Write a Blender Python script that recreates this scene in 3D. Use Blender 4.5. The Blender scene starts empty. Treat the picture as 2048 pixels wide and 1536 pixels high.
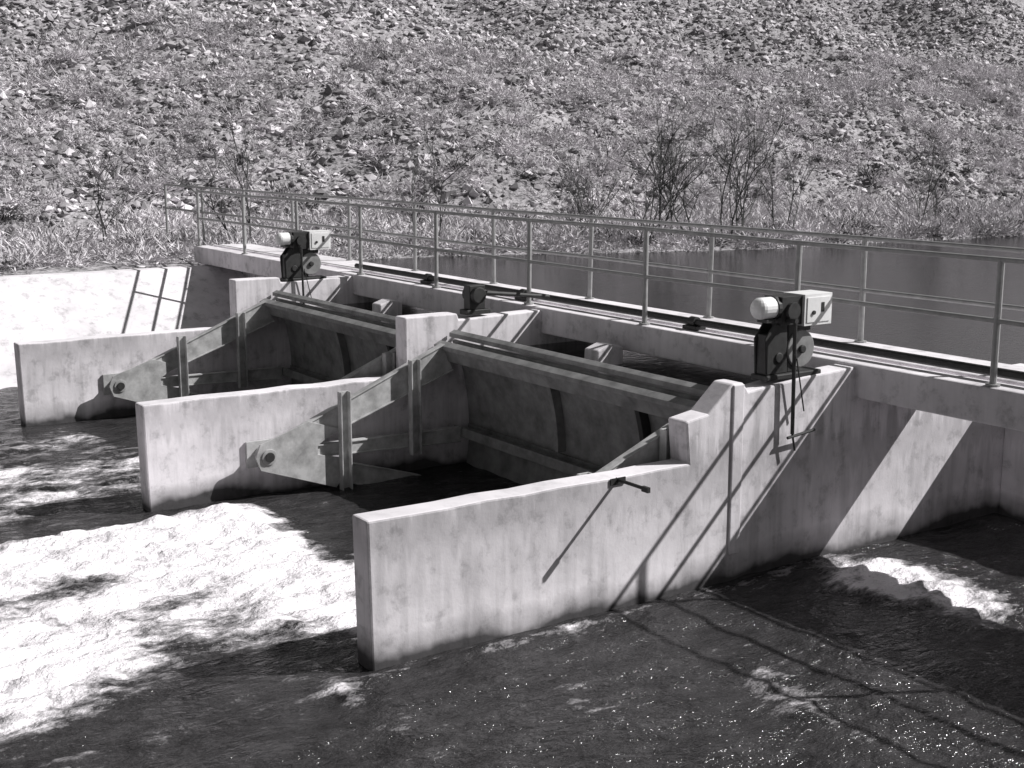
import bpy, bmesh, math, random
import numpy as np
from mathutils import Vector, Matrix
random.seed(7); rng=np.random.default_rng(11)
scene=bpy.context.scene
W=bpy.data.worlds.new("World"); scene.world=W; W.use_nodes=True
scene.view_settings.view_transform='Standard'; scene.view_settings.look='None'
scene.view_settings.exposure=0; scene.view_settings.gamma=1

# ------------------------------------------------------------ light
S=Vector((-0.54,-1.0,-0.97)).normalized()
nt=W.node_tree; nt.nodes.clear()
sky=nt.nodes.new('ShaderNodeTexSky'); sky.sky_type='NISHITA'; sky.sun_disc=False
sky.sun_elevation=math.asin(-S.z); sky.sun_rotation=math.atan2(-S.x,-S.y)
bw=nt.nodes.new('ShaderNodeRGBToBW'); bg=nt.nodes.new('ShaderNodeBackground'); bg.inputs[1].default_value=0.05
wo=nt.nodes.new('ShaderNodeOutputWorld')
nt.links.new(sky.outputs[0],bw.inputs[0]); nt.links.new(bw.outputs[0],bg.inputs[0]); nt.links.new(bg.outputs[0],wo.inputs[0])
sl=bpy.data.lights.new("sun","SUN"); sl.energy=5.0; sl.angle=math.radians(0.5); sl.color=(1,0.985,0.98)
so=bpy.data.objects.new("sun",sl); scene.collection.objects.link(so)
so.rotation_euler=S.to_track_quat('-Z','Y').to_euler(); so.location=(20,30,30)

# ------------------------------------------------------------ camera
cd=bpy.data.cameras.new("camera"); cd.lens=45.67; cd.sensor_width=36; cd.clip_end=2000; cd.clip_start=0.1
co=bpy.data.objects.new("camera",cd); scene.collection.objects.link(co)
co.location=(0,0,3.94); co.rotation_euler=(math.radians(79.45),0,math.radians(55.7)); scene.camera=co

# ------------------------------------------------------------ materials
def mat(name):
    m=bpy.data.materials.new(name); m.use_nodes=True
    n=m.node_tree; b=n.nodes['Principled BSDF']; return m,n,b
def N(n,t,**k):
    x=n.nodes.new(t)
    for a,v in k.items(): setattr(x,a,v)
    return x
def noise(n,vec,scale,detail=4,rough=.55):
    x=N(n,'ShaderNodeTexNoise'); x.inputs['Scale'].default_value=scale; x.inputs['Detail'].default_value=detail
    x.inputs['Roughness'].default_value=rough; n.links.new(vec,x.inputs['Vector']); return x.outputs['Fac']
def ramp(n,fac,stops):
    r=N(n,'ShaderNodeValToRGB'); e=r.color_ramp.elements
    e[0].position,e[0].color=stops[0][0],(*[stops[0][1]]*3,1); e[1].position,e[1].color=stops[1][0],(*[stops[1][1]]*3,1)
    for p,v in stops[2:]:
        q=e.new(p); q.color=(v,v,v,1)
    n.links.new(fac,r.inputs[0]); return r.outputs[0]
def math_(n,op,a,b=None,clamp=False):
    m=N(n,'ShaderNodeMath',operation=op,use_clamp=clamp)
    for i,v in enumerate((a,b)):
        if v is None: continue
        if isinstance(v,(int,float)): m.inputs[i].default_value=v
        else: n.links.new(v,m.inputs[i])
    return m.outputs[0]
def mapping(n,scale):
    tc=N(n,'ShaderNodeTexCoord'); mp=N(n,'ShaderNodeMapping'); mp.inputs['Scale'].default_value=scale
    n.links.new(tc.outputs['Object'],mp.inputs[0]); return mp.outputs[0]
def bump(n,b,h,strength,dist=.02):
    x=N(n,'ShaderNodeBump'); x.inputs['Strength'].default_value=strength; x.inputs['Distance'].default_value=dist
    n.links.new(h,x.inputs['Height']); n.links.new(x.outputs[0],b.inputs['Normal'])
def tint(n,b,val):
    c=N(n,'ShaderNodeCombineColor')
    n.links.new(val,c.inputs[0]); n.links.new(math_(n,'MULTIPLY',val,0.965),c.inputs[1]); n.links.new(val,c.inputs[2])
    n.links.new(c.outputs[0],b.inputs['Base Color'])

def concrete(name,base=.5,stain=.5,wet=True):
    m,n,b=mat(name); v=mapping(n,(1,1,1)); vs=mapping(n,(5,5,.45))
    big=noise(n,v,1.1,4); streak=noise(n,vs,1.5,5,.6); blot=noise(n,v,4.5,6,.68)
    a=ramp(n,big,[(.3,.84),(.7,1.08)])
    s=ramp(n,streak,[(.34,1-stain),(.55,1.0)])
    bl=ramp(n,blot,[(.32,.66),(.46,.97),(.7,1.06)])
    c=math_(n,'MULTIPLY',math_(n,'MULTIPLY',a,s),bl)
    c=math_(n,'MULTIPLY',c,base)
    if wet:
        g=N(n,'ShaderNodeSeparateXYZ'); n.links.new(v,g.inputs[0])
        z=math_(n,'ADD',g.outputs[2],math_(n,'MULTIPLY',math_(n,'SUBTRACT',big,.5),.5))
        w=ramp(n,z,[(.05,.12),(.13,.65),(.3,1.14),(.6,.95)])
        z2=math_(n,'MULTIPLY',math_(n,'ADD',g.outputs[2],math_(n,'MULTIPLY',math_(n,'SUBTRACT',streak,.5),1.3)),.5)
        w2=ramp(n,z2,[(.42,1.0),(.49,.80),(.60,.80),(.68,1.05)])
        c=math_(n,'MULTIPLY',math_(n,'MULTIPLY',c,w),w2)
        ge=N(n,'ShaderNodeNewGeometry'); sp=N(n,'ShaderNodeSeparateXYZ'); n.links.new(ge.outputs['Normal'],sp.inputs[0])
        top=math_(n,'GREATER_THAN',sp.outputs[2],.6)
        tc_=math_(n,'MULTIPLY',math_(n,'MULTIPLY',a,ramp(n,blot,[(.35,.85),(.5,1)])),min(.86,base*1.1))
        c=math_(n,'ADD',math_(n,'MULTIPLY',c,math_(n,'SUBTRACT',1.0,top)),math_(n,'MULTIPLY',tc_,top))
    tint(n,b,c); b.inputs['Roughness'].default_value=.9; b.inputs['Specular IOR Level'].default_value=.2
    bump(n,b,blot,.4,.014); return m
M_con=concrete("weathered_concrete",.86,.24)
M_deck=concrete("deck_concrete",.86,.12,False)
M_apr=concrete("apron_concrete",.88,.06,False)
def simple(name,base,rough,var=.3,scale=6,metal=0):
    m,n,b=mat(name); v=mapping(n,(1,1,1))
    c=ramp(n,noise(n,v,scale,4,.65),[(.3,base*(1-var)),(.65,base*(1+var*.4))])
    n.links.new(c,b.inputs['Base Color']); b.inputs['Roughness'].default_value=rough; b.inputs['Metallic'].default_value=metal
    return m
M_gate=simple("gate_steel",.27,.75,.45,4)
M_arm=simple("gate_arm_paint",.50,.6,.45,5)
M_gateD=simple("gate_dark_rib",.05,.7)
M_rail=simple("railing_galvanized",.36,.5,.25,9)
M_dark=simple("dark_iron",.035,.6,.4,14)
M_white=simple("white_paint",.9,.45,.12,5)
M_grey=simple("grey_paint",.3,.5,.3,8)
M_lab=simple("label_black",.03,.5)

# ------------------------------------------------------------ mesh builder
class B:
    def __init__(s,mats): s.bm=bmesh.new(); s.mats=mats
    def _tag(s,faces,mi):
        for f in faces: f.material_index=mi
    def box(s,x0,x1,y0,y1,z0,z1,mi=0):
        vs=[s.bm.verts.new(p) for p in [(x0,y0,z0),(x1,y0,z0),(x1,y1,z0),(x0,y1,z0),(x0,y0,z1),(x1,y0,z1),(x1,y1,z1),(x0,y1,z1)]]
        s._tag([s.bm.faces.new([vs[i] for i in q]) for q in [(3,2,1,0),(4,5,6,7),(0,1,5,4),(1,2,6,5),(2,3,7,6),(3,0,4,7)]],mi)
    def prismX(s,prof,x0,x1,mi=0):
        a=[s.bm.verts.new((x0,y,z)) for y,z in prof]; c=[s.bm.verts.new((x1,y,z)) for y,z in prof]; n=len(prof)
        fs=[s.bm.faces.new(a),s.bm.faces.new(c[::-1])]
        for i in range(n): fs.append(s.bm.faces.new((a[i],c[i],c[(i+1)%n],a[(i+1)%n])))
        s._tag(fs,mi)
    def prismY(s,prof,y0,y1,mi=0):
        a=[s.bm.verts.new((x,y0,z)) for x,z in prof]; c=[s.bm.verts.new((x,y1,z)) for x,z in prof]; n=len(prof)
        fs=[s.bm.faces.new(a),s.bm.faces.new(c[::-1])]
        for i in range(n): fs.append(s.bm.faces.new((a[i],c[i],c[(i+1)%n],a[(i+1)%n])))
        s._tag(fs,mi)
    def cyl(s,p,q,r,mi=0,seg=12,r2=None):
        p=Vector(p);q=Vector(q);d=q-p; r2=r if r2 is None else r2
        R=d.to_track_quat('Z','Y').to_matrix().to_4x4(); M=Matrix.Translation((p+q)/2)@R
        g=bmesh.ops.create_cone(s.bm,cap_ends=True,segments=seg,radius1=r,radius2=r2,depth=d.length,matrix=M)
        s._tag({f for v in g['verts'] for f in v.link_faces},mi)
    def beam(s,p,q,w,h,mi=0):
        p=Vector(p);q=Vector(q);d=(q-p).normalized(); X=Vector((1,0,0)); U=d.cross(X).normalized()
        vs=[]
        for c in (p,q):
            for a,b in((-1,-1),(1,-1),(1,1),(-1,1)): vs.append(s.bm.verts.new(c+X*a*w/2+U*b*h/2))
        s._tag([s.bm.faces.new([vs[i] for i in k]) for k in [(3,2,1,0),(4,5,6,7),(0,1,5,4),(1,2,6,5),(2,3,7,6),(3,0,4,7)]],mi)
    def sphere(s,c,r,mi=0,sc=(1,1,1)):
        g=bmesh.ops.create_uvsphere(s.bm,u_segments=16,v_segments=10,radius=r,matrix=Matrix.Translation(c)@Matrix.Diagonal((*sc,1)))
        s._tag({f for v in g['verts'] for f in v.link_faces},mi)
    def done(s,name,bevel=0,parent=None,smooth=False):
        bmesh.ops.recalc_face_normals(s.bm,faces=s.bm.faces)
        me=bpy.data.meshes.new(name); s.bm.to_mesh(me); s.bm.free()
        for m in s.mats: me.materials.append(m)
        o=bpy.data.objects.new(name,me); scene.collection.objects.link(o)
        if smooth:
            for p in me.polygons: p.use_smooth=True
        if bevel:
            md=o.modifiers.new("bevel",'BEVEL'); md.width=bevel; md.segments=2; md.limit_method='ANGLE'; md.angle_limit=math.radians(35)
        if parent: o.parent=parent
        return o
def empty(name):
    e=bpy.data.objects.new(name,None); e.empty_display_size=.2; scene.collection.objects.link(e); return e

# ------------------------------------------------------------ numpy noise
def vnoise(x,y,seed=0):
    xi=np.floor(x).astype(np.int64); yi=np.floor(y).astype(np.int64); fx=x-xi; fy=y-yi
    fx=fx*fx*(3-2*fx); fy=fy*fy*(3-2*fy)
    def h(a,b):
        n=(a*374761393+b*668265263+seed*1442695041)&0x7fffffff
        n=((n^(n>>13))*1274126177)&0x7fffffff
        return ((n^(n>>16))&0xffff)/65535.0
    return (h(xi,yi)*(1-fx)+h(xi+1,yi)*fx)*(1-fy)+(h(xi,yi+1)*(1-fx)+h(xi+1,yi+1)*fx)*fy
def fbm(x,y,o=4,seed=0):
    s=0;a=.5;t=0
    for i in range(o): s=s+a*vnoise(x*2**i,y*2**i,seed+i); t+=a; a*=.5
    return s/t
def sm(t): t=np.clip(t,0,1); return t*t*(3-2*t)

D=1.86
# ------------------------------------------------------------ piers
def wob(prof,step=.35,amp=.010,seed=0):
    out=[]
    for i,(a,b_) in enumerate(zip(prof,prof[1:]+prof[:1])):
        L=math.hypot(b_[0]-a[0],b_[1]-a[1]); out.append(a)
        if a[1]>.5 and b_[1]>.5 and L>.5:
            k=int(L/step)
            for j in range(1,k):
                t=j/k; out.append((a[0]+(b_[0]-a[0])*t,a[1]+(b_[1]-a[1])*t+random.uniform(-amp,amp)*(.0 if a[1]>1.5 else 1)))
    return out
def pier(x1,kind):
    x0=x1-.25
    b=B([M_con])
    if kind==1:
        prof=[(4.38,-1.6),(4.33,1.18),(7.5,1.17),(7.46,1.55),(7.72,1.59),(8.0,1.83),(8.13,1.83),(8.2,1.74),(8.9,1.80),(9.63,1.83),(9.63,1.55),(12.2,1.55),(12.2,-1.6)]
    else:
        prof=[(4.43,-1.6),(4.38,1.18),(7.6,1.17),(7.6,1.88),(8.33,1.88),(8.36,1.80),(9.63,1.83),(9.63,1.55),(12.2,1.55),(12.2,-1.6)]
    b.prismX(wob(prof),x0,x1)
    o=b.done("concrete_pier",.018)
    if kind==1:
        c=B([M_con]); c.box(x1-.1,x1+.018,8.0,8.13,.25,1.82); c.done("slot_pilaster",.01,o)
    return o
PX=[-8.25,-13.4,-18.6]
pier(PX[0],1); pier(PX[1],2); pier(PX[2],2)

# ------------------------------------------------------------ deck
b=B([M_deck,M_con])
b.box(-25.6,0.2,9.6,9.9,1.53,D); b.box(-25.597,0.197,10.02,10.78,1.53,D+.004); b.box(-25.59,0.19,9.9,10.02,1.53,D-.10)
deck=b.done("walkway_deck",.02)
b=B([M_con]); 
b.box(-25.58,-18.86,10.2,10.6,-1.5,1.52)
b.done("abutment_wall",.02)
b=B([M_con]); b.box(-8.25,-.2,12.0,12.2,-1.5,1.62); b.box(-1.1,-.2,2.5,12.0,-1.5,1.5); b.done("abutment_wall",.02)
b=B([M_apr]); b.prismY([(-25.2,1.5),(-24.8,1.5),(-18.9,-1.45),(-18.9,-1.6),(-25.2,-1.6)],-30,10.19); b.done("concrete_apron",.02)
for xx in(-11.75,-16.95):
    b=B([M_con]); b.prismX([(9.1,.9),(9.12,1.58),(9.3,1.64),(9.5,1.6),(9.5,.9)],xx-.13,xx+.13); b.done("concrete_block",.02)

# ------------------------------------------------------------ railings
def railing(y,xs,xa,xb,name,ext=None):
    e=empty(name)
    b=B([M_rail])
    for x in xs:
        zz=D if x>-25.6 else 1.5
        b.cyl((x,y,zz-.05),(x+random.uniform(-.02,.02),y+random.uniform(-.015,.015),D+1.1),.03,0,10)
        if zz==D: b.cyl((x,y,D+.004),(x,y,D+.02),.065,0,10)
    b.done("posts",0,e)
    b=B([M_rail])
    for h in(1.1,.56):
        xx=sorted([xa,xb]+[x for x in xs if xa<x<xb])
        z=[D+h+random.uniform(-.01,.01) for _ in xx]
        for i in range(len(xx)-1): b.cyl((xx[i],y,z[i]),(xx[i+1]+.01,y,z[i+1]),.024,0,10)
    b.done("rails",0,e)
sx=[-9.13+2.335*i for i in range(-9,5)]
railing(9.68,[x for x in sx if x>-25.6],-25.5,0,"steel_railing")
railing(10.68,sx,-30.2,0,"steel_railing")

# ------------------------------------------------------------ shaft
e=empty("drive_shaft")
b=B([M_dark]); b.cyl((-19.0,9.88,D+.09),(0,9.88,D+.09),.04,0,12); b.done("shaft",0,e)
b=B([M_dark])
for x in(-16.7,-14.2,-10.84,-6.2):
    b.box(x-.11,x+.11,9.80,9.96,D+.006,D+.05); b.cyl((x-.05,9.88,D+.09),(x+.05,9.88,D+.09),.06,0,14)
b.done("bearings",.005,e)

# ------------------------------------------------------------ gates
TY,TZ,R=5.7,.49,2.78
def P(a,r=R): return (TY+r*math.cos(math.radians(a)),TZ+r*math.sin(math.radians(a)))
def gate(xl,xr):
    e=empty("radial_gate")
    b=B([M_gate])
    angs=[-13+i*3.2 for i in range(12)]; 
    outer=[P(a,R+.02) for a in angs]; inner=[P(a,R) for a in angs]
    b.prismX(outer+inner[::-1],xl+.02,xr-.02); b.done("skin_plate",0,e,)
    b=B([M_gate,M_arm])
    def girder(a,dep,th):
        c=math.cos(math.radians(a));s_=math.sin(math.radians(a))
        def pt(r,o): return (TY+r*c-o*s_,TZ+r*s_+o*c)
        b.prismX([pt(R-.003,-th/2),pt(R-.003,th/2),pt(R-.04,th/2),pt(R-.04,.015),pt(R-dep+.03,.015),pt(R-dep+.03,th/2),pt(R-dep,th/2),pt(R-dep,-th/2),pt(R-dep+.03,-th/2),pt(R-dep+.03,-.015),pt(R-.04,-.015),pt(R-.04,-th/2)],xl+.05,xr-.05,0)
    girder(21.5,.27,.15); girder(-1,.24,.12)
    for ra,rb,dz in((-.03,.05,.0),(-.27,-.17,-.02)):
        p1=P(25.2,R+ra); p2=P(25.2,R+rb)
        b.prismX([(p1[0],p1[1]+dz),(p2[0],p2[1]+dz),(p2[0],p2[1]-.05+dz),(p1[0],p1[1]-.05+dz)],xl+.04,xr-.04)
    b.done("girders",.004,e)
    b=B([M_gate,M_gateD])
    w=xr-xl
    for t,mi in((.41,0),(.72,1),(.96,0)):
        x=xl+w*t
        aa=[1+i*3 for i in range(7)]
        b.prismX([P(a,R-.002) for a in aa]+[P(a,R-.11) for a in aa][::-1],x-.035,x+.035,mi)
    aa=[-3+i*4 for i in range(8)]
    b.prismX([P(a,R-.004) for a in aa]+[P(a,R-.34) for a in aa][::-1],xr-.10,xr-.045,0)
    b.done("ribs",.003,e)
    for nm,x in(("arm_assembly_left",xl+.18),("arm_assembly_right",xr-.2)):
        b=B([M_arm,M_dark])
        for a,h0,h1 in((21.0,.22,.34),(-1.5,.12,.17),(-18,.2,.26)):
            y,z=P(a,R-.25); y0,z0=P(a,.12); ca,sa=math.cos(math.radians(a)),math.sin(math.radians(a))
            def q(yy,zz,o): return (yy-o*sa,zz+o*ca)
            b.prismX([q(y0,z0,-h0/2),q(y,z,-h1/2),q(y,z,h1/2),q(y0,z0,h0/2)],x+.01,x+.04)
            for sg in(1,-1):
                A=q(y0,z0,sg*h0/2); C=q(y,z,sg*h1/2)
                b.beam((x+.01,*A),(x+.01,*C),.10,.016)
        g=[P(180,.16),P(125,.18),P(35,.6),P(14,.9),P(5,.6),P(-5,.6),P(-9,1.05),P(-30,.95),P(-125,.18)]
        b.prismX(g,x+.041,x+.066)
        b.cyl((x+.0,TY,TZ),(x+.10,TY,TZ),.055,1,16); b.cyl((x-.16,TY,TZ),(x+.082,TY,TZ),.09,0,16)
        b.box(x-.175,x-.14,TY-.18,TY+.18,TZ-.15,TZ+.15,0)
        for yy,zt,zb in((6.62,1.14,-.02),(7.55,1.42,.28)):
            b.box(x+.07,x+.085,yy-.065,yy+.065,zb,zt,0); b.box(x+.085,x+.16,yy-.065,yy-.05,zb,zt,0); b.box(x+.085,x+.16,yy+.05,yy+.065,zb,zt,0)
        b.done(nm,.003,e)
    return e
gate(PX[1],PX[0]-.25); gate(PX[2],PX[1]-.25)

# ------------------------------------------------------------ hoists
def hoist(x):
    e=empty("gate_hoist")
    b=B([M_dark,M_grey,M_white,M_lab])
    z0=1.80
    b.box(x-.11,x+.10,8.44,9.15,z0,z0+.05,0)
    b.prismX([(8.46,z0+.05),(8.44,z0+.38),(8.55,z0+.52),(8.72,z0+.52),(8.74,z0+.05)],x-.09,x-.07,0)
    b.prismX([(8.46,z0+.05),(8.44,z0+.38),(8.55,z0+.52),(8.72,z0+.52),(8.74,z0+.05)],x+.04,x+.06,0)
    b.box(x-.07,x+.04,8.47,8.72,z0+.05,z0+.42,0)
    b.box(x-.08,x+.05,8.745,8.86,z0+.05,z0+.5,0)
    b.cyl((x+.0,8.90,z0+.26),(x+.07,8.90,z0+.26),.175,1,28); b.cyl((x+.07,8.90,z0+.26),(x+.10,8.90,z0+.26),.04,0,14)
    b.cyl((x-.02,8.62,z0+.2),(x+.075,8.62,z0+.2),.05,0,16)
    b.box(x-.06,x+.04,8.86,9.05,z0+.42,z0+.5,0)
    b.done("pedestal",.01,e)
    b=B([M_dark,M_grey,M_white,M_lab])
    b.box(x-.12,x+.10,8.60,8.86,z0+.50,z0+.76,0); b.cyl((x+.10,8.72,z0+.63),(x+.14,8.72,z0+.63),.08,0,18)
    b.cyl((x,8.60,z0+.66),(x,8.56,z0+.66),.11,0,16)
    b.cyl((x,8.56,z0+.66),(x,8.42,z0+.66),.10,2,20); b.sphere((x,8.42,z0+.66),.10,2,(1,.75,1))
    b.box(x-.06,x+.06,8.45,8.56,z0+.53,z0+.56,0)
    b.box(x-.14,x+.13,8.86,9.22,z0+.48,z0+.77,2)
    b.box(x+.131,x+.138,8.89,9.19,z0+.51,z0+.74,2)
    b.box(x+.139,x+.142,9.07,9.11,z0+.60,z0+.69,3); b.cyl((x+.138,8.97,z0+.60),(x+.152,8.97,z0+.60),.02,0,10)
    b.done("motor_and_control_box",.010,e,False)
    b=B([M_dark])
    xr=x+.19
    b.cyl((xr,8.68,z0+.55),(xr,8.70,z0-.50),.018,0,8); b.cyl((xr,8.72,z0+.2),(xr,8.84,z0-.3),.007,0,6)
    b.cyl((x+.05,8.68,z0+.55),(xr+.02,8.68,z0+.55),.025,0,8)
    b.cyl((xr,8.64,z0-.53),(xr+.01,8.98,z0-.49),.015,0,8); b.cyl((xr,8.70,z0-.5),(xr,8.74,z0-.66),.010,0,8)
    b.done("hand_chain_rod",0,e)
hoist(-8.37); hoist(-18.72)
e=empty("gearbox")
b=B([M_dark,M_grey])
b.box(-13.62,-13.44,8.5,8.85,1.84,1.9); b.box(-13.6,-13.46,8.55,8.78,1.9,2.2); b.cyl((-13.66,8.66,2.08),(-13.40,8.66,2.08),.10,0,18)
b.cyl((-13.52,8.75,2.1),(-13.52,9.8,1.98),.03,0,10)
b.done("housing",.01,e)
e=empty("added_shadow_rod")  # assumed rod, added and sized to cast the slanting shadow on the near pier
b=B([M_dark]); xf=-8.25
b.cyl((xf-.02,6.70,1.15),(xf+.39,6.70,1.15),.016,0,8); b.box(xf+.002,xf+.014,6.62,6.78,1.11,1.167); b.box(xf+.33,xf+.41,6.685,6.715,1.125,1.17)
b.done("rod_and_plates",.0,e)

def raw_mesh(name,v,f,material,smooth=False):
    me=bpy.data.meshes.new(name); k=f.shape[1]
    me.vertices.add(len(v)); me.vertices.foreach_set('co',v.astype(np.float32).reshape(-1))
    me.loops.add(f.size); me.loops.foreach_set('vertex_index',f.reshape(-1).astype(np.int32))
    me.polygons.add(len(f)); me.polygons.foreach_set('loop_start',(np.arange(len(f))*k).astype(np.int32))
    me.polygons.foreach_set('loop_total',np.full(len(f),k,np.int32))
    me.polygons.foreach_set('use_smooth',np.full(len(f),smooth,bool))
    me.update(calc_edges=True); me.validate(); me.materials.append(material); return me
def mesh_grid(name,xs,ys,zf,material,attr=None,smooth=True):
    X,Y=np.meshgrid(xs,ys); Z=zf(X,Y); nx,ny=len(xs),len(ys)
    v=np.stack([X,Y,Z],-1).reshape(-1,3)
    i=np.arange(nx*ny).reshape(ny,nx)
    f=np.stack([i[:-1,:-1],i[:-1,1:],i[1:,1:],i[1:,:-1]],-1).reshape(-1,4)
    me=raw_mesh(name,v,f,material,smooth)
    if attr is not None:
        a=me.attributes.new("foam",'FLOAT','POINT'); a.data.foreach_set('value',attr(X,Y).reshape(-1).astype(np.float32))
    o=bpy.data.objects.new(name,me); scene.collection.objects.link(o); return o
def paint(me,vals):
    a=me.attributes.new("shade",'FLOAT','FACE'); a.data.foreach_set('value',vals.astype(np.float32))

# ------------------------------------------------------------ terrain
WU=1.39
def bank(Y): return -25.5+3.0*sm((Y-13)/11)+np.maximum(0,Y-24)*.08
def terr(X,Y):
    Y2=np.maximum(Y,10.0)
    d=bank(Y2)-X
    n=fbm(X*.35,Y*.35,4,3)-.5
    h=WU+.12*np.clip(d,0,1.5)+ np.where(d>0,.25*n*sm(d/2),0)
    h=h+ sm((d-7)/10)*1.2 + np.maximum(0,d-9)*.36 + np.maximum(0,d-9)**.7*.5*(fbm(X*.12,Y*.12,3,9)-.45)
    h=np.where(d>6,h+.55*(fbm(X*.8,Y*.8,3,5)-.5)*sm((d-6)/5),h)
    up=np.where(d<0,np.maximum(WU+d*.8,-1.5),h)
    dd=-25.0-X
    dn=np.where(dd>0,np.minimum(h,h*sm(dd/4)+(1.48+.1*n)*(1-sm(dd/4))),np.maximum(1.44+(-25.0-X)*.9,-1.6))
    r=np.where(Y>10.4,up,dn)
    rb=np.clip((X+.9)*1.2,0,1)*3.0-1.5
    return np.where(X>-.9,np.maximum(r,rb),r)
m,n,bb=mat("bank_soil"); v=mapping(n,(1,1,1))
a=ramp(n,noise(n,v,.5,5,.7),[(.32,.28),(.62,.50)]); c=ramp(n,noise(n,v,6,5,.85),[(.40,.25),(.56,1.15)])
tint(n,bb,math_(n,'MULTIPLY',a,c)); bb.inputs['Roughness'].default_value=1
M_soil=m
xs=np.concatenate([np.linspace(-420,-75,30)[:-1],np.arange(-75,-18,.4),np.arange(-18,0,1.5),np.linspace(0,60,15)])
ys=np.concatenate([np.linspace(-150,-12,18)[:-1],np.arange(-12,75,.4),np.linspace(75,500,35)])
mesh_grid("ground",xs,ys,terr,M_soil)

def shadeattr(name,lo,hi,rough=.95):
    m,n,bb=mat(name); at=N(n,'ShaderNodeAttribute',attribute_name='shade'); v=mapping(n,(1,1,1))
    a=ramp(n,at.outputs['Fac'],[(0,lo),(1,hi)]); c=ramp(n,noise(n,v,.6,3),[(.3,.75),(.7,1.2)])
    tint(n,bb,math_(n,'MULTIPLY',a,c)); bb.inputs['Roughness'].default_value=rough; return m
M_rock=shadeattr("scree_rock",.13,.80)
def scatter_rocks(Nn,name,dmin,dmax,s0,s1,ymin,ymax,thr,pw=3):
    iv=np.array([(1,0,0),(0,1,0),(-1,0,0),(0,-1,0),(0,0,1),(0,0,-.8),(.6,.6,.5),(-.6,-.6,.45)])*1.0
    fc=np.array([(0,6,4),(0,1,6),(1,4,6),(1,2,4),(2,7,4),(2,3,7),(3,4,7),(3,0,4),(1,0,5),(2,1,5),(3,2,5),(0,3,5)])
    M=int(Nn*2.2); Y=rng.uniform(ymin,ymax,M); d=dmin+(dmax-dmin)*rng.random(M)**1.1
    X=bank(np.maximum(Y,10))-d
    keep=(fbm(X*.2,Y*.2,3,21)+sm((d-9)/16)*.55+rng.random(M)*.3)>thr
    X=X[keep][:Nn];Y=Y[keep][:Nn]; k=len(X); Z=terr(X,Y)
    s=s0+(s1-s0)*rng.random(k)**pw
    vv=iv[None]*(1+rng.uniform(-.3,.3,(k,8,1)))*s[:,None,None]*rng.uniform(.65,1.2,(k,1,3))*np.array([1,1,.8])
    vv=vv+rng.normal(0,.12,(k,8,3))*s[:,None,None]
    th=rng.random(k)*6.28; c,q=np.cos(th)[:,None],np.sin(th)[:,None]
    vx=vv[...,0]*c-vv[...,1]*q; vy=vv[...,0]*q+vv[...,1]*c
    vv=np.stack([vx+X[:,None],vy+Y[:,None],vv[...,2]+(Z+s*.15)[:,None]],-1).reshape(-1,3)
    f=(fc[None]+(np.arange(k)*8)[:,None,None]).reshape(-1,3)
    me=raw_mesh(name,vv,f,M_rock); paint(me,np.repeat(rng.random(k)**1.1,12)); o=bpy.data.objects.new(name,me); scene.collection.objects.link(o)
scatter_rocks(110000,"hillside_scree",6.5,46,.045,.21,-8,72,.50,3.2)

M_brush=shadeattr("dry_brush",.34,.88); M_dbrush=shadeattr("dark_brush",.05,.18)
def brush(name,cx,cy,size,per,material,wid=.012,squash=.8):
    k=len(cx); cz=terr(cx,cy)
    th=rng.random((k,per))*6.283; el=np.arccos(rng.random((k,per))*.97)
    L=size[:,None]*rng.uniform(.3,1.0,(k,per))
    base=rng.normal(0,.2,(k,per,2))*size[:,None,None]
    dx=np.sin(el)*np.cos(th);dy=np.sin(el)*np.sin(th);dz=np.cos(el)*squash
    t0=rng.uniform(.0,.75,(k,per))
    def pt(t,off=0): return np.stack([cx[:,None]+base[...,0]+dx*L*t,cy[:,None]+base[...,1]+dy*L*t,cz[:,None]+dz*L*t-.02],-1)
    jit=rng.normal(0,.05,(k,per,3))*size[:,None,None]
    r=pt(t0)+jit; tip=pt(t0+.32)+rng.normal(0,.07,(k,per,3))*size[:,None,None]+jit; mid=(r+tip)/2
    w=rng.normal(0,1,(k,per,3)); w/=np.linalg.norm(w,axis=-1,keepdims=True); w*=wid*rng.uniform(.6,1.8,(k,per,1))
    vv=np.stack([r,mid+w,tip,mid-w],2).reshape(-1,3)
    f=np.arange(len(vv)).reshape(-1,4)
    me=raw_mesh(name,vv,f,material); sh=(rng.random((k,1))*.6+rng.random((k,per))*.4).reshape(-1); paint(me,sh)
    o=bpy.data.objects.new(name,me); scene.collection.objects.link(o)
Ns=4600
Y=rng.uniform(-6,62,Ns); d=.4+21*rng.random(Ns)**1.2; X=bank(np.maximum(Y,10.8))-d
kp=(fbm(X*.3,Y*.3,3,31)+.25*rng.random(Ns)>.45)&~((Y<11)&(X>-26.2)); X,Y=X[kp],Y[kp]
brush("sagebrush",X,Y,rng.uniform(.3,1.1,len(X))**1.1,170,M_brush,.014)
Ns=330
Y=rng.uniform(-4,50,Ns); d=.3+13*rng.random(Ns)**1.4; X=bank(np.maximum(Y,10.8))-d; kp=~((Y<11)&(X>-26.5)); X,Y=X[kp],Y[kp]
brush("dark_shrubs",X,Y,rng.uniform(.25,.8,len(X)),220,M_dbrush,.018)
Ns=3200
Y=rng.uniform(11,55,Ns); d=rng.uniform(-.05,3.5,Ns); X=bank(Y)-d
brush("bank_grass",X,Y,rng.uniform(.12,.38,Ns),36,M_brush,.012,1.3)

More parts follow.
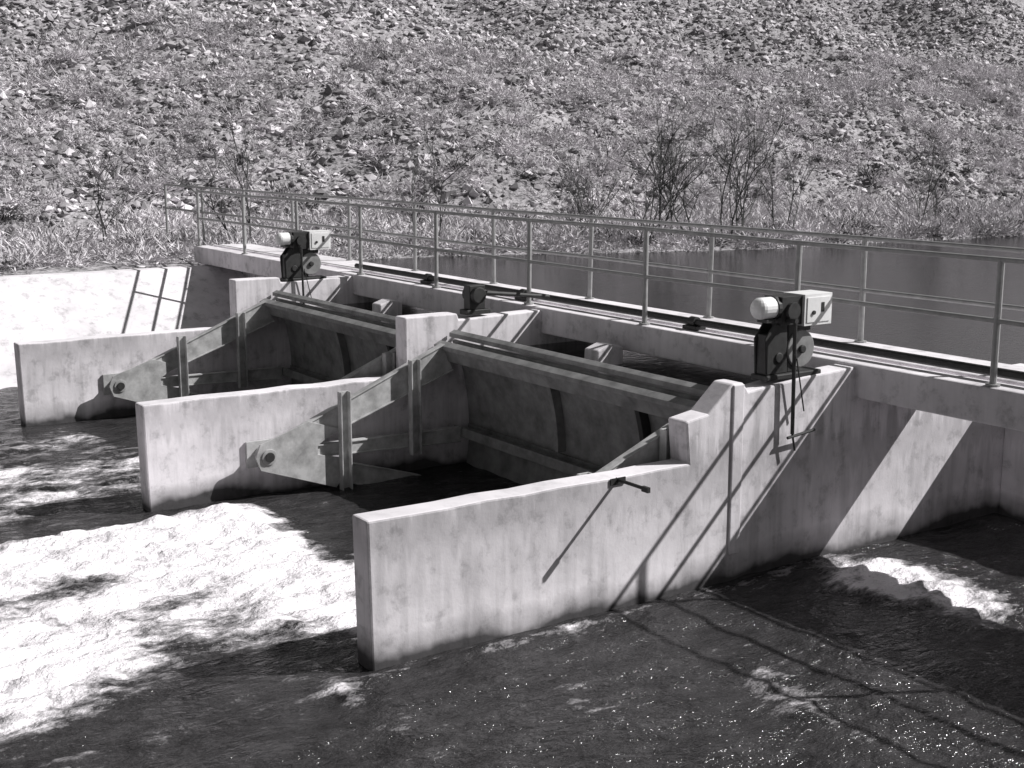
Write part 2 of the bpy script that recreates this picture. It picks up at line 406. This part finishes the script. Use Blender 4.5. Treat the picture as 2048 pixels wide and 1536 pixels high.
m,n,bb=mat("bare_twigs"); v=mapping(n,(1,1,1)); n.links.new(ramp(n,noise(n,v,5,3),[(.3,.05),(.7,.14)]),bb.inputs['Base Color']); bb.inputs['Roughness'].default_value=.9; M_twig=m
def tree(x,y,h,stems,name="bare_tree",lean=.25):
    V=[];F=[]
    def seg(p,q,r0,r1):
        dd=(q-p).normalized(); a=dd.orthogonal().normalized(); c=dd.cross(a); i=len(V)
        for pt,r in((p,r0),(q,r1)):
            for k in range(3):
                t=k*2.094; V.append(pt+(a*math.cos(t)+c*math.sin(t))*r)
        for k in range(3): F.append((i+k,i+(k+1)%3,i+3+(k+1)%3,i+3+k))
    def grow(p,dr,L,r,lv):
        n=3
        for i in range(n):
            dr=(dr+Vector((random.gauss(0,.14),random.gauss(0,.14),random.gauss(.05,.08)))).normalized()
            q=p+dr*L/n; seg(p,q,r*(1-i*.2),r*(1-(i+1)*.2)); p=q
            if lv>0:
                for _ in range(random.choice((1,1,2))):
                    nd=(dr+Vector((random.gauss(0,.55),random.gauss(0,.55),random.uniform(0,.45)))).normalized()
                    grow(p,nd,L*random.uniform(.45,.7),max(r*.55,.0045),lv-1)
    z=float(terr(np.array([x]),np.array([y]))[0])-.05
    for _ in range(stems):
        grow(Vector((x+random.gauss(0,.12*stems**.5),y+random.gauss(0,.12*stems**.5),z)),Vector((random.gauss(0,lean),random.gauss(0,lean),1)).normalized(),h*random.uniform(.6,.85),.026*h/2,3)
    me=bpy.data.meshes.new(name); me.from_pydata([tuple(v) for v in V],[],F); me.materials.append(M_twig)
    o=bpy.data.objects.new(name,me); scene.collection.objects.link(o)
def bx(y,d): return float(bank(np.array([y]))[0])-d
for yy,dd,hh,st in((20.4,.8,2.0,4),(21.6,1.6,2.4,5),(22.8,.9,2.4,5),(19.4,1.4,1.7,3),(24.6,1.2,2.0,3),(21.5,5,2.0,2),(30,1.5,1.9,3)):
    tree(bx(yy,dd),yy,hh,st,"bare_shrub")
tree(bx(15.4,1.4),15.4,2.0,2); tree(bx(13.0,1.8),11.4,2.1,2); tree(bx(10.8,6),9.5,1.8,2)

# ------------------------------------------------------------ water
def watermat(name,base,foam):
    m,n,b=mat(name); v=mapping(n,(1,1,1)); vst=mapping(n,(1.7,.8,1))
    b.inputs['Roughness'].default_value=.12; b.inputs['IOR'].default_value=1.33
    wv=noise(n,vst,6.5,4,.65)
    if foam:
        at=N(n,'ShaderNodeAttribute',attribute_name='foam')
        n1=noise(n,vst,2.2,7,.74); n2=noise(n,mapping(n,(1.6,.7,1)),9,5,.7)
        t=math_(n,'ADD',at.outputs['Fac'],math_(n,'ADD',math_(n,'MULTIPLY',math_(n,'SUBTRACT',n1,.5),2.3),math_(n,'MULTIPLY',math_(n,'SUBTRACT',n2,.5),1.0)))
        fm=ramp(n,t,[(.32,0),(.92,1)])
        mur=ramp(n,n1,[(.35,base*.6),(.65,base*1.7)])
        col=ramp(n,fm,[(0,0),(1,.97),(.4,.22)])
        tint(n,b,math_(n,'ADD',mur,col)); n.links.new(ramp(n,fm,[(0,.1),(.4,.8)]),b.inputs['Roughness'])
        h=math_(n,'ADD',wv,math_(n,'MULTIPLY',n2,math_(n,'MULTIPLY',fm,.3))); bump(n,b,h,.75,.09)
    else:
        tint(n,b,ramp(n,noise(n,v,.8,2),[(.3,base*.8),(.7,base*1.2)])); bump(n,b,wv,.2,.03)
        b.inputs['Specular IOR Level'].default_value=.34
    return m
M_wd=watermat("turbulent_water",.035,True); M_wu=watermat("still_water",.022,False)
def foamf(X,Y):
    nz=fbm(X*.9,Y*.6,4,41)-.5; nn=fbm(X*2.5,Y*2.5,3,61)-.5; ns=fbm(X*1.1+Y*.5,Y*.45,4,81)-.5
    b2=sm((X+13.25)/.35)*sm((-8.45+.14*np.clip(4-Y,0,3)-X+1.6*nz)/1.5)*sm((5.7-Y+.8*nn)/.55)*1.12
    b2*=1-sm((4.6-Y)/1.2)*np.clip(.20-2.1*ns,-.1,.75)
    b3=sm((X+18.3)/.6)*sm((-14.0-X)/.6)*sm((5.4-Y+nn)/.6)*(.58+1.3*nz)
    lf=sm((-13.0-X)/1)*sm((4.3-Y)/1.2)*(.36+1.2*nz)
    p=np.exp(-(((X+7.2)/.95)**2+((Y-9.25)/.6)**2)**2)*(1.0+.9*nn)
    p2=np.exp(-((X+6.0)**2/.8+(Y-6.6+.3*(X+6))**2/.06))*(.30+1.2*nn); p3=np.exp(-((X+7.9)**2/.6+(Y-4.0)**2/.03))*(.34+1.3*nn)
    p4=np.exp(-((X+6.9)**2/.2+(Y-5.3)**2/.03))*.3
    edge=np.exp(-((X+8.10)/.10)**2)*sm((9.5-Y)/1)*(.30+.8*nn)
    return np.clip(np.maximum.reduce([b2,b3,lf,p,p2,p3,p4,edge]),0,1.25)
def wz(X,Y):
    f=foamf(X,Y)
    r1=1-np.abs(2*fbm(X*3.4+.4*Y,Y*1.3,4,53)-1)*2; r2=1-np.abs(2*fbm(X*7,Y*3.6,3,58)-1)*2
    right=sm((X+8)/.8)
    return .045*(fbm(X*1.6,Y*.9,3,51)-.5)+(.035)*(fbm(X*6,Y*4,2,52)-.5)+.05*right*(fbm(X*2.6,Y*2.2,3,57)-.5)+f*(-.03+.075*r1+.035*r2+.06*(fbm(X*1.3,Y*.9,2,55)-.4))
xs=np.arange(-24.5,-.9,.06); ys=np.concatenate([np.arange(-30,0,.5),np.arange(0,12.0,.06)])
mesh_grid("canal_water",xs,ys,wz,M_wd,foamf)
def uz(X,Y): return WU+.012*(fbm(X*1.2,Y*1.2,3,71)-.5)
mesh_grid("canal_water",np.arange(-30,60,.5),np.concatenate([np.arange(12.1,60,.4),np.linspace(61,420,60)]),uz,M_wu)
for xa,xb in((PX[1]+.0,PX[0]-.25),(PX[2],PX[1]-.25)):
    mesh_grid("canal_water",np.linspace(xa-.01,xb+.01,24),np.arange(8.46,12.12,.12),uz,M_wu)
mesh_grid("canal_water",np.linspace(-26.5,-18.84,24),np.arange(10.59,12.12,.12),uz,M_wu)
